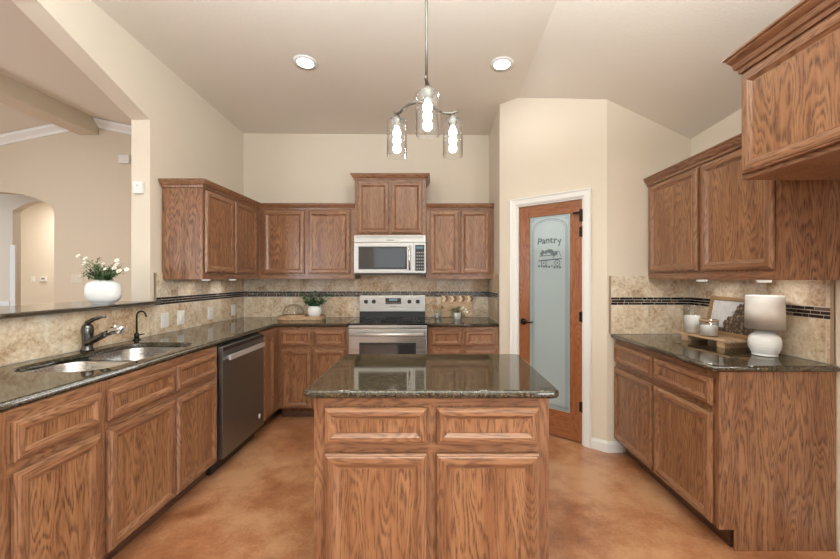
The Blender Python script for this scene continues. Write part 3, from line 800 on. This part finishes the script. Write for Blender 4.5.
# ------------------------------------------------------------ range
rg = thing('kitchen_range', 'stainless steel electric range with black glass cooktop', 'range', (-.790, 3.46, 0))
W = .737
b = MB(); b.box((.002, .03, .02), (W-.004, .60, .905), 'black_plastic'); b.build('body', rg)
b = MB(); b.box((0, -.005, .905), (W, .585, .921), 'black_glass', .004); b.build('cooktop', rg)
for cx, cy, r in ((.19, .15, .085), (.55, .15, .11), (.19, .42, .10), (.55, .42, .075)):
    b = MB(); n = 36
    for rr in (r, r*.62):
        pts = [(cx+rr*math.cos(2*PI*k/n), cy+rr*math.sin(2*PI*k/n), .9214) for k in range(n)] + [(cx+(rr-.003)*math.cos(2*PI*k/n), cy+(rr-.003)*math.sin(2*PI*k/n), .9214) for k in range(n)]
        b.quads(pts, [(k, (k+1) % n, n+(k+1) % n, n+k) for k in range(n)], 'grey_plastic')
    b.build('burner_ring', rg)
b = MB(); b.box((-.004, .55, .921), (W-.034, .585, 1.0), 'black_plastic'); b.box((-.004, .52, .985), (W-.034, .64, 1.012), 'stainless', .003)
b.build('backguard_base', rg)
b = MB(); b.box((-.005, .545, 1.012), (W-.035, .64, 1.155), 'stainless', .006); bg = b.build('backguard', rg)
for x in (.065, .150, .535, .625):
    b = MB(); b.lathe([(0, 0), (.023, 0), (.021, .014), (.017, .018), (0, .018)], 'black_plastic', (x, .545, 1.09), 22, axis='y'); b.box((x-.004, .518, 1.073), (x+.004, .53, 1.107), 'black_plastic'); b.build('knob', bg)
b = MB(); b.box((.275, .541, 1.062), (.445, .546, 1.128), 'black_glass'); b.box((.315, .5395, 1.098), (.405, .5412, 1.12), 'display')
for k in range(8): b.box((.285+.02*k, .5395, 1.070), (.297+.02*k, .5412, 1.080), 'grey_plastic')
b.build('clock_display', bg)
b = MB(); b.box((.33, .543, 1.034), (.39, .5455, 1.044), 'grey_plastic'); b.build('badge', bg)
b = MB(); b.box((.004, -.022, .21), (W-.004, .03, .868), 'stainless', .006)
od = b.build('oven_door', rg)
b = MB(); b.box((.105, -.026, .36), (W-.105, -.021, .745), 'black_plastic', .002); b.box((.125, -.0275, .38), (W-.125, -.0255, .725), 'oven_glass'); b.build('oven_window', od)
b = MB(); b.box((.004, -.012, .872), (W-.004, .03, .903), 'stainless', .004); b.build('front_trim', rg)
b = MB(); b.tube([(.03, -.065, .825), (W-.03, -.065, .825)], .0140, 'bright_steel', 14); b.box((.04, -.065, .815), (.06, -.02, .835), 'stainless'); b.box((W-.06, -.065, .815), (W-.04, -.02, .835), 'stainless'); b.build('handle', od)
b = MB(); b.box((.004, -.02, .045), (W-.004, .03, .202), 'stainless', .005); b.build('storage_drawer', rg)

# ------------------------------------------------------------ microwave
mw = thing('microwave', 'stainless over-range microwave mounted above the cooktop', 'microwave', (-.797, 3.74, 1.378))
w2 = .722
b = MB(); b.box((0, .025, 0), (w2, .375, .398), 'grey_plastic'); b.build('body', mw)
b = MB(); b.box((0, 0, .325), (w2, .025, .398), 'stainless', .004)
for k in range(3): b.box((.02, -.001, .372+.007*k), (w2-.02, .001, .375+.007*k), 'grey_plastic')
b.box((.33, -.0015, .345), (.40, .0, .355), 'grey_plastic'); b.build('vent_grille', mw)
b = MB(); b.box((0, -.008, .015), (.600, .025, .321), 'stainless', .005); md = b.build('microwave_door', mw)
b = MB(); b.box((.045, -.0105, .055), (.535, -.007, .285), 'black_plastic', .002); b.box((.062, -.0120, .072), (.518, -.0100, .268), 'oven_glass'); b.build('window', md)
b = MB(); b.tube([(.562, -.012, .05), (.562, -.042, .075), (.562, -.048, .17), (.562, -.042, .265), (.562, -.012, .29)], .010, 'chrome', 12); b.build('handle', md)
b = MB(); b.box((.604, -.008, .015), (w2, .025, .321), 'stainless', .004); b.box((.618, -.0105, .04), (w2-.012, -.007, .30), 'black_plastic'); cp = b.build('control_panel', mw)
b = MB(); b.box((.628, -.012, .262), (w2-.022, -.010, .285), 'display'); b.build('display', cp)
b = MB()
for i in range(4):
    for j in range(6): b.box((.630+.0225*i, -.012, .055+.032*j), (.645+.0225*i, -.010, .070+.032*j), 'grey_plastic')
b.build('keypad', cp)
b = MB(); b.box((0, .002, 0), (w2, .03, .014), 'black_plastic'); b.build('lower_edge', mw)

# ------------------------------------------------------------ pendant lamp
px, py = -.031, 1.76
pz = zc(px, py)
pend = thing('pendant_lamp', 'three-light brushed metal pendant with clear glass cylinders over the island', 'lamp', (px, py, pz))
b = MB(); b.lathe([(0, 0), (.062, 0), (.062, -.012), (.03, -.028), (0, -.03)], 'brushed_nickel', (0, 0, 0), 28); b.build('canopy', pend)
hub = 2.172-pz
b = MB(); b.tube([(0, 0, -.02), (0, 0, hub+.02)], .0065, 'brushed_nickel', 12); b.build('stem', pend)
b = MB(); b.lathe([(0, -.02), (.012, -.018), (.016, 0), (.020, .02), (.014, .04), (.008, .05), (0, .05)], 'brushed_nickel', (0, 0, hub), 20); b.build('hub', pend)
R_ = .175
for ang, R_ in ((-87.5, .175), (38, .166), (144, .187)):
    a = math.radians(ang); ux, uy = math.cos(a), math.sin(a); sx_, sy_ = -uy, ux
    P = lambda r, s_, z: (ux*r+sx_*s_, uy*r+sy_*s_, hub+z)
    b = MB(); b.tube([P(.0, 0, .0), P(.03, .02, .012), P(.08, .030, .010), (P(.125, .024, .002)), P(.16, .006, .0), P(R_, 0, .004), P(R_+.022, -.008, .014), P(R_+.028, -.010, .024)], [.008, .008, .0075, .007, .007, .007, .006, .004], 'brushed_nickel', 10); arm = b.build('arm', pend)
    cx, cy = ux*R_, uy*R_; top = 2.140-pz
    b = MB(); b.lathe([(0, .030), (.012, .028), (.016, .018), (.024, .004), (.024, -.012), (.016, -.03), (0, -.03)], 'brushed_nickel', (cx, cy, top), 20); b.build('socket', arm)
    b = MB(); b.lathe([(.020, -.0), (.047, -.002), (.0505, -.008), (.0505, -.183), (.0490, -.183), (.0490, -.009), (.046, -.0035), (.020, -.0015)], 'clear_glass', (cx, cy, top), 32); b.build('glass_shade', arm)
    b = MB(); pr = [(0, -.030), (.012, -.034), (.013, -.040)]
    for k in range(3):
        c_ = -.062-.040*k; rr = .021
        pr += [(max(.012, rr*math.sin(t)), c_+.0235*math.cos(t)) for t in (math.radians(35), math.radians(65), PI/2, math.radians(115), math.radians(145))]
    pr += [(0, pr[-1][1]-.004)]
    b.lathe(pr, 'bulb', (cx, cy, top), 20); b.build('bulb', arm)

# recessed downlights (two in view, the rest of the grid behind the camera)
n_main = Vector((.008, .056, 1)).normalized()
for i, (x, y) in enumerate(((-.99, 2.87), (.535, 2.87), (-.99, .3), (.5, .3), (-.99, -1.6), (.5, -1.6))):
    z = zc_main(x, y)
    lab = {0: 'round white recessed downlight glowing left of the pendant', 1: 'round white recessed downlight glowing right of the pendant'}.get(i, 'round white recessed ceiling downlight behind the camera')
    r_ = tag(empty('recessed_downlight', (x, y, z-.001)), lab, 'ceiling light', 'recessed downlights')
    r_.rotation_mode = 'QUATERNION'; r_.rotation_quaternion = Vector((0, 0, 1)).rotation_difference(n_main)
    b = MB(); b.lathe([(.062, -.006), (.090, -.006), (.092, -.002), (.092, .0), (.062, 0)], 'white_trim', (0, 0, 0), 36); b.build('trim_ring', r_)
    b = MB(); b.lathe([(0, -.003), (.040, -.0035), (.062, -.0045), (.062, -.001), (0, -.001)], 'downlight_lens', (0, 0, 0), 28); b.build('lens', r_)
    L = area('downlight_lamp', (x, y, z-.02), (0, 0, 0), .11, .11, 2.0, WARM, 'DISK')

# ------------------------------------------------------------ wall plates and small devices
def plate(name, label, loc, rz, w_=.072, h=.116, kind='outlet', m='white_plastic', gangs=1, cat=None, group=None):
    o = thing(name, label, cat or ('electrical outlet' if kind == 'outlet' else 'light switch'), loc, rz, group)
    b = MB(); b.box((-w_/2, -.006, -h/2), (w_/2, 0, h/2), m, .002); b.build('cover_plate', o)
    for g_ in range(gangs):
        gx = (g_-(gangs-1)/2)*.046
        b = MB(); b.box((gx-.017, -.008, -.034), (gx+.017, -.0055, .034), m, .001)
        if kind == 'outlet':
            for zz in (-.018, .018):
                b.box((gx-.007, -.0084, zz-.005), (gx-.005, -.0078, zz+.005), 'grey_plastic'); b.box((gx+.005, -.0084, zz-.005), (gx+.007, -.0078, zz+.005), 'grey_plastic')
        else: b.box((gx-.012, -.011, -.022), (gx+.012, -.0075, .022), m, .002)
        b.build('socket_insert' if kind == 'outlet' else 'rocker', o)
    return o
xs = XL+.0125
plate('wall_outlet', 'white outlet on the left backsplash nearest the gooseneck tap', (xs, 2.89, 1.017), LR, .078, group='plates on the left backsplash')
plate('light_switch', 'white switch on the left backsplash, second from the gooseneck tap', (xs, 3.075, 1.017), LR, .078, kind='switch', group='plates on the left backsplash')
plate('wall_outlet', 'white outlet on the left backsplash, third from the gooseneck tap', (xs, 3.48, 1.014), LR, group='plates on the left backsplash')
plate('wall_outlet', 'white outlet on the left backsplash closest to the back corner', (xs, 3.88, 1.010), LR, group='plates on the left backsplash')
plate('light_switch', 'wide pale switch plate on dining wall left of the flower vase', (-(433-77.5)*5/370, YD-.001, 1.34), 0, .155, .11, 'switch', 'plate_beige', 3)
plate('light_switch', 'small pale switch on the hall wall seen through the arch', (-(433-33.5)*7.4/370, 7.399, 1.325), 0, .08, .11, 'switch', 'white_plastic', 1)
th = thing('thermostat', 'white thermostat on the hall wall right of the small switch', 'thermostat', (-(433-44.2)*7.4/370, 7.399, 1.325))
b = MB(); b.box((-.065, -.022, -.045), (.065, 0, .045), 'white_plastic', .005); b.build('housing', th); b = MB(); b.box((-.035, -.0235, -.01), (.035, -.0215, .025), 'grey_plastic'); b.build('screen', th)
sn = thing('wall_sensor', 'small white alarm sensor on the side of the arch opening', 'sensor', (-2.187, 2.7595, 2.016))
b = MB(); b.box((-.036, -.024, -.045), (.036, 0, .045), 'white_plastic', .006); b.build('housing', sn)
b = MB(); b.lathe([(0, 0), (.004, 0), (.004, .002), (0, .002)], 'grey_plastic', (0, -.024, .015), 10, axis='y'); b.build('indicator', sn)
b = MB(); b.box((-.07, -.05, -.055), (.07, 0, .055), 'white_plastic', .008); o = b.build('door_chime'); o.location = (-(433-126.5)*5/370, YD-.001, 2.94)
tag(o, 'white box mounted high on the dining wall beside the arch opening', 'wall box')

# ------------------------------------------------------------ plants, vases and small decor
def leaf(b, p, d, L, wd, m, droop=.3, up=Vector((0, 0, 1))):
    d = Vector(d).normalized(); s_ = d.cross(up)
    if s_.length < .05: s_ = Vector((1, 0, 0))
    s_.normalize(); n = s_.cross(d); p = Vector(p)
    rows = []
    for t, wf in ((0, .12), (.3, .85), (.6, 1.0), (.85, .55), (1, .03)):
        c = p + d*L*t - Vector((0, 0, 1))*droop*L*t*t
        rows.append((c - s_*wd/2*wf + n*wd*.12*wf, c, c + s_*wd/2*wf + n*wd*.12*wf))
    pts = [q_ for r_ in rows for q_ in r_]
    b.quads(pts, [(3*i, 3*i+1, 3*i+4, 3*i+3) for i in range(4)] + [(3*i+1, 3*i+2, 3*i+5, 3*i+4) for i in range(4)], m, True)
def daisy(b, c, r, d):
    d = Vector(d).normalized(); a = d.cross(Vector((0, 0, 1)))
    a = a.normalized() if a.length > .01 else Vector((1, 0, 0)); e_ = a.cross(d); c = Vector(c)
    for k in range(9):
        t = 2*PI*k/9; leaf(b, c, a*math.cos(t)+e_*math.sin(t)+d*.15, r, r*.62, 'petal_white', 0, d)
    b.lathe([(0, -.002), (r*.3, 0), (r*.22, r*.18), (0, r*.22)], 'flower_eye', (0, 0, 0), 10, xf=Matrix.Translation(c) @ Vector((0, 0, 1)).rotation_difference(d).to_matrix().to_4x4())

# daisies in the pillow-shaped vase on the bar ledge
v = thing('flower_vase', 'squat rounded white vase of daisies standing on the bar ledge', 'vase', (-2.20, 2.47, 1.1745))
pr = [(0, 0), (.060, 0), (.070, .003)]
for k in range(1, 16):
    t = -PI/2 + PI*k/16; cr = math.copysign(abs(math.cos(t))**.55, 1); sr_ = math.copysign(abs(math.sin(t))**.80, math.sin(t))
    pr.append((max(.045, .112*cr), .080+.078*sr_))
pr += [(.042, .159), (.038, .157), (.040, .13), (0, .12)]
b = MB(); b.lathe(pr, 'white_ceramic', (0, 0, 0), 40, 1, .62); b.build('vase_body', v, )
random.seed(11)
fo, sm, fl = MB(), MB(), MB()
for i in range(60):
    a = random.uniform(0, 2*PI); tilt = random.uniform(.05, 1.15); L = random.uniform(.08, .17)
    d = Vector((math.cos(a)*math.sin(tilt), .5*math.sin(a)*math.sin(tilt), math.cos(tilt)))
    p0 = Vector((math.cos(a)*.02, math.sin(a)*.015, .14)); p1 = p0+d*L
    sm.tube([p0, p0+d*L*.5+Vector((0, 0, .008)), p1], .0013, 'stem_green', 5)
    for k in range(9):
        q_ = p0 + d*L*random.uniform(.1, 1); aa = random.uniform(0, 2*PI)
        leaf(fo, q_, (math.cos(aa), math.sin(aa), random.uniform(-.1, 1.0)), random.uniform(.024, .044), .013, 'leaf_green' if random.random() < .75 else 'leaf_sage', .35)
for dx, dz_ in ((-.17, .318), (-.12, .30), (-.085, .265), (.085, .26), (.125, .285), (.105, .235), (.195, .225), (.145, .215), (-.02, .25), (.02, .265), (.05, .23)):
    c = Vector((dx, random.uniform(-.05, .02), dz_)); sm.tube([(0, 0, .14), (dx*.45, c.y*.5, .14+(dz_-.14)*.7), c], .0014, 'stem_green', 5)
    fl = MB(); daisy(fl, c, .017 if abs(dx) > .06 else .011, (dx*1.2, -1, .7)); fl.build('daisy_bloom', v)
fo.build('leaves', v); sm.build('stems', v)

# tray with cloche and potted plant, back left
o = slab('serving_tray', rrect(-.242, .242, -.13, .13, .12, 10), [], .020, 'light_wood', .005, Matrix.Translation((0, 0, .010)))
o.location = (-1.367, 3.86, .9157); tag(o, 'oval pale wooden tray on the worktop left of the range', 'tray')
rim = slab('tray_rim', rrect(-.242, .242, -.13, .13, .12, 10), [rrect(-.230, .230, -.118, .118, .11, 10)], .020, 'light_wood', 0, Matrix.Translation((0, 0, .030)), o)
cl = thing('cake_stand', 'clear glass cloche on a wooden disc, left end of the oval tray', 'cake stand', (-1.455, 3.86, .9362))
b = MB(); b.lathe([(0, 0), (.10, 0), (.115, .008), (.115, .026), (0, .026)], 'light_wood', (0, 0, 0), 36); b.build('wooden_base', cl)
b = MB(); b.lathe([(.106, .027), (.108, .05), (.100, .085), (.078, .113), (.040, .132), (.0, .137), (.0, .134), (.039, .129), (.076, .110), (.097, .083), (.105, .05), (.103, .027)], 'clear_glass', (0, 0, 0), 36); b.build('glass_dome', cl)
b = MB(); b.lathe([(0, .136), (.006, .137), (.006, .145), (.013, .153), (.011, .164), (0, .168)], 'clear_glass', (0, 0, 0), 20); b.build('dome_knob', cl)
pp = thing('potted_plant', 'bushy green plant in white pot on the oval tray', 'plant', (-1.235, 3.86, .9362))
b = MB(); b.lathe([(0, 0), (.045, 0), (.060, .02), (.073, .06), (.066, .10), (.055, .118), (.050, .118), (.05, .10), (0, .10)], 'white_ceramic', (0, 0, 0), 28); b.build('pot', pp)
fo, sm = MB(), MB(); random.seed(5)
for i in range(30):
    a = random.uniform(0, 2*PI); tilt = random.uniform(.05, 1.1); L = random.uniform(.12, .225)
    d = Vector((math.cos(a)*math.sin(tilt), .6*math.sin(a)*math.sin(tilt), math.cos(tilt))); p0 = Vector((d.x*.02, d.y*.02, .10)); p1 = p0+d*L
    sm.tube([p0, p1], .0018, 'stem_green', 5)
    for k in range(9):
        q_ = p0+d*L*random.uniform(.25, 1); aa = random.uniform(0, 2*PI)
        leaf(fo, q_, (math.cos(aa), math.sin(aa), random.uniform(-.2, .9)), random.uniform(.034, .052), .027, 'leaf_blue' if i % 3 else 'leaf_green', .3)
fo.build('leaves', pp); sm.build('stems', pp)

# right of the range
cb = thing('cutting_board', 'wooden board with chevron inlay leaning on the back wall', 'cutting board', (.265, 4.045, .917))
cb.rotation_euler = (math.radians(-8), 0, 0)
b = MB(); b.box((-.172, 0, 0), (.172, .016, .238), 'light_wood', .004); b.build('board', cb)
plain('inlay_dark', (.16, .075, .035), .5); plain('inlay_pale', (.82, .66, .44), .5); plain('inlay_mid', (.50, .30, .16), .5)
b = MB()
for i in range(11):
    x = -.168+.0305*i; m_ = ('inlay_pale', 'inlay_dark', 'inlay_mid')[i % 3]
    for s_, zz in ((1, .170), (-1, .202)):
        xa = x+(.0 if s_ > 0 else .018)
        b.quads([(xa, -.0012, zz), (xa+.0285, -.0012, zz), (xa+.0285+.018*s_, -.0012, zz+.031), (xa+.018*s_, -.0012, zz+.031)], [(0, 1, 2, 3)], m_)
b.build('chevron_inlay', cb)
bv = thing('bud_vase', 'small grey glass vase of dried beige blooms beside the range', 'vase', (.045, 3.93, .9157))
plain('grey_glass', (.30, .31, .31), .12)
b = MB(); b.lathe([(0, 0), (.024, 0), (.028, .02), (.022, .05), (.016, .062), (.013, .062), (.018, .05), (0, .045)], 'grey_glass', (0, 0, 0), 22); b.build('vase_body', bv)
fl, sm = MB(), MB(); random.seed(9)
for dx, z in ((-.045, .115), (-.02, .13), (.01, .12), (.035, .132), (.052, .112), (-.005, .10), (.025, .098)):
    c = (dx, random.uniform(-.02, .02), z); sm.tube([(0, 0, .05), c], .0012, 'stem_green', 5)
    for k in range(16):
        a = random.uniform(0, 2*PI); leaf(fl, c, (math.cos(a), math.sin(a), random.uniform(-.4, 1)), .030, .020, 'petal_cream', 0)
fl.build('dried_blooms', bv); sm.build('stems', bv)
sp = thing('potted_plant', 'small white pot of trailing sage leaves before the chevron board', 'plant', (.255, 3.88, .9157))
b = MB(); b.lathe([(0, 0), (.034, 0), (.040, .05), (.040, .068), (.036, .068), (.034, .058), (0, .058)], 'white_ceramic', (0, 0, 0), 26); b.build('pot', sp)
fo, sm, fl = MB(), MB(), MB()
for i in range(22):
    a = 2*PI*i/22+random.uniform(-.1, .1); L = random.uniform(.07, .13); h = random.uniform(.03, .07)
    d = Vector((math.cos(a), .5*math.sin(a), 0)); pts = [Vector((0, 0, .058))+d*L*t+Vector((0, 0, h*math.sin(t*PI*.95)+(-.045*t*t if i % 2 else .03*t))) for t in (0, .3, .6, 1)]
    sm.tube(pts, .0013, 'stem_green', 5)
    for k in range(5):
        q_ = pts[1].lerp(pts[3], k/4); aa = random.uniform(0, 2*PI)
        leaf(fo, q_, (math.cos(aa), math.sin(aa)*.6, random.uniform(-.3, .8)), .030, .014, 'leaf_sage' if i % 3 else 'leaf_green', .3)
for dx, z in ((.06, .12), (.085, .10), (.04, .105), (.10, .075), (.07, .08)):
    fl = MB(); daisy(fl, (dx, -.02, z), .013, (0, -1, .5)); fl.build('white_bloom', sp)
fo.build('leaves', sp); sm.build('stems', sp)

# right counter: riser, candles, picture, lamp
ry = thing('wooden_riser', 'pale wooden riser shelf with two block feet on the right worktop', 'riser', (1.835, 2.43, .9157), math.radians(-85))
b = MB(); b.box((-.235, -.085, .036), (.215, .085, .050), 'light_wood', .004); b.build('shelf_board', ry)
for x in (-.17, .12):
    b = MB(); b.box((x, -.08, 0), (x+.055, .07, .036), 'light_wood', .002); b.build('foot', ry)
def candle(label, loc, r, h, wax, wick=True, group=None):
    c = thing('jar_candle', label, 'candle', loc)
    b = MB(); b.lathe([(0, 0), (r, 0), (r, h), (r-.002, h), (r-.002, .004), (0, .004)], 'clear_glass', (0, 0, 0), 32); b.build('glass_jar', c)
    b = MB(); b.lathe([(0, .0045), (r-.003, .0045), (r-.003, wax), (0, wax-.001)], 'white_wax', (0, 0, 0), 32); b.build('wax', c)
    for dx in ((-.018, 0, .018) if wick else (0,)):
        b = MB(); b.tube([(dx, 0, wax-.002), (dx, 0, wax+.011)], .001, 'black_plastic', 6); b.build('wick', c)
    return c
candle('tall white candle in clear glass jar, far end of the riser', (1.792, 2.56, .9665), .050, .195, .118)
c2 = candle('low white candle in wide glass jar beside the tall candle', (1.812, 2.43, .9665), .052, .105, .066, False)
b = MB(); b.lathe([(.0500, .094), (.0535, .094), (.0535, .106), (.0500, .106)], 'light_wood', (0, 0, 0), 32); tag(b.build('rim_band', c2), 'thin tan rim band')
pf = thing('picture_frame', 'gold-framed landscape picture leaning behind the lamp', 'picture', (1.925, 2.61, .9668), -LR)
pf.rotation_euler = (math.radians(-10), 0, -LR)
PW, PH = .42, .255
b = MB()
for (a_, c_) in (((0, 0), (PW, .024)), ((0, PH-.024), (PW, PH)), ((0, .024), (.024, PH-.024)), ((PW-.024, .024), (PW, PH-.024))):
    b.box((a_[0], -.010, a_[1]), (c_[0], .008, c_[1]), 'gold_frame', .003)
b.build('frame', pf)
b = MB(); b.box((-(PW/2-.023), 0, -(PH/2-.023)), (PW/2-.023, .004, PH/2-.023), 'landscape_painting'); p_ = b.build('painting', pf); p_.location = (PW/2, -.001, PH/2)
lp = thing('table_lamp', 'white table lamp with ribbed ceramic base and drum shade', 'lamp', (1.842, 2.055, .9157))
pr = [(0, 0), (.052, 0), (.058, .004)]
for k in range(1, 25):
    t = k/25; z = .004+.124*t; r = .052+.021*math.sin(min(1, t*1.1)*PI*.85) + .0012*math.sin(t*PI*16)
    if t > .85: r -= (t-.85)*.10
    pr.append((r, z))
pr += [(.040, .133), (.022, .139), (.014, .143), (0, .143)]
b = MB(); b.lathe(pr, 'white_ceramic', (0, 0, 0), 40); b.build('lamp_base', lp)
b = MB(); b.tube([(0, 0, .138), (0, 0, .20)], .006, 'chrome', 10); b.build('lamp_neck', lp)
b = MB(); b.lathe([(.087, .150), (.0875, .149), (.084, .332), (.082, .332), (.085, .151)], 'linen_shade', (0, 0, 0), 48)
b.lathe([(.0, .310), (.0835, .310), (.0835, .312), (0, .312)], 'linen_shade', (0, 0, 0), 32)
b.build('lamp_shade', lp)
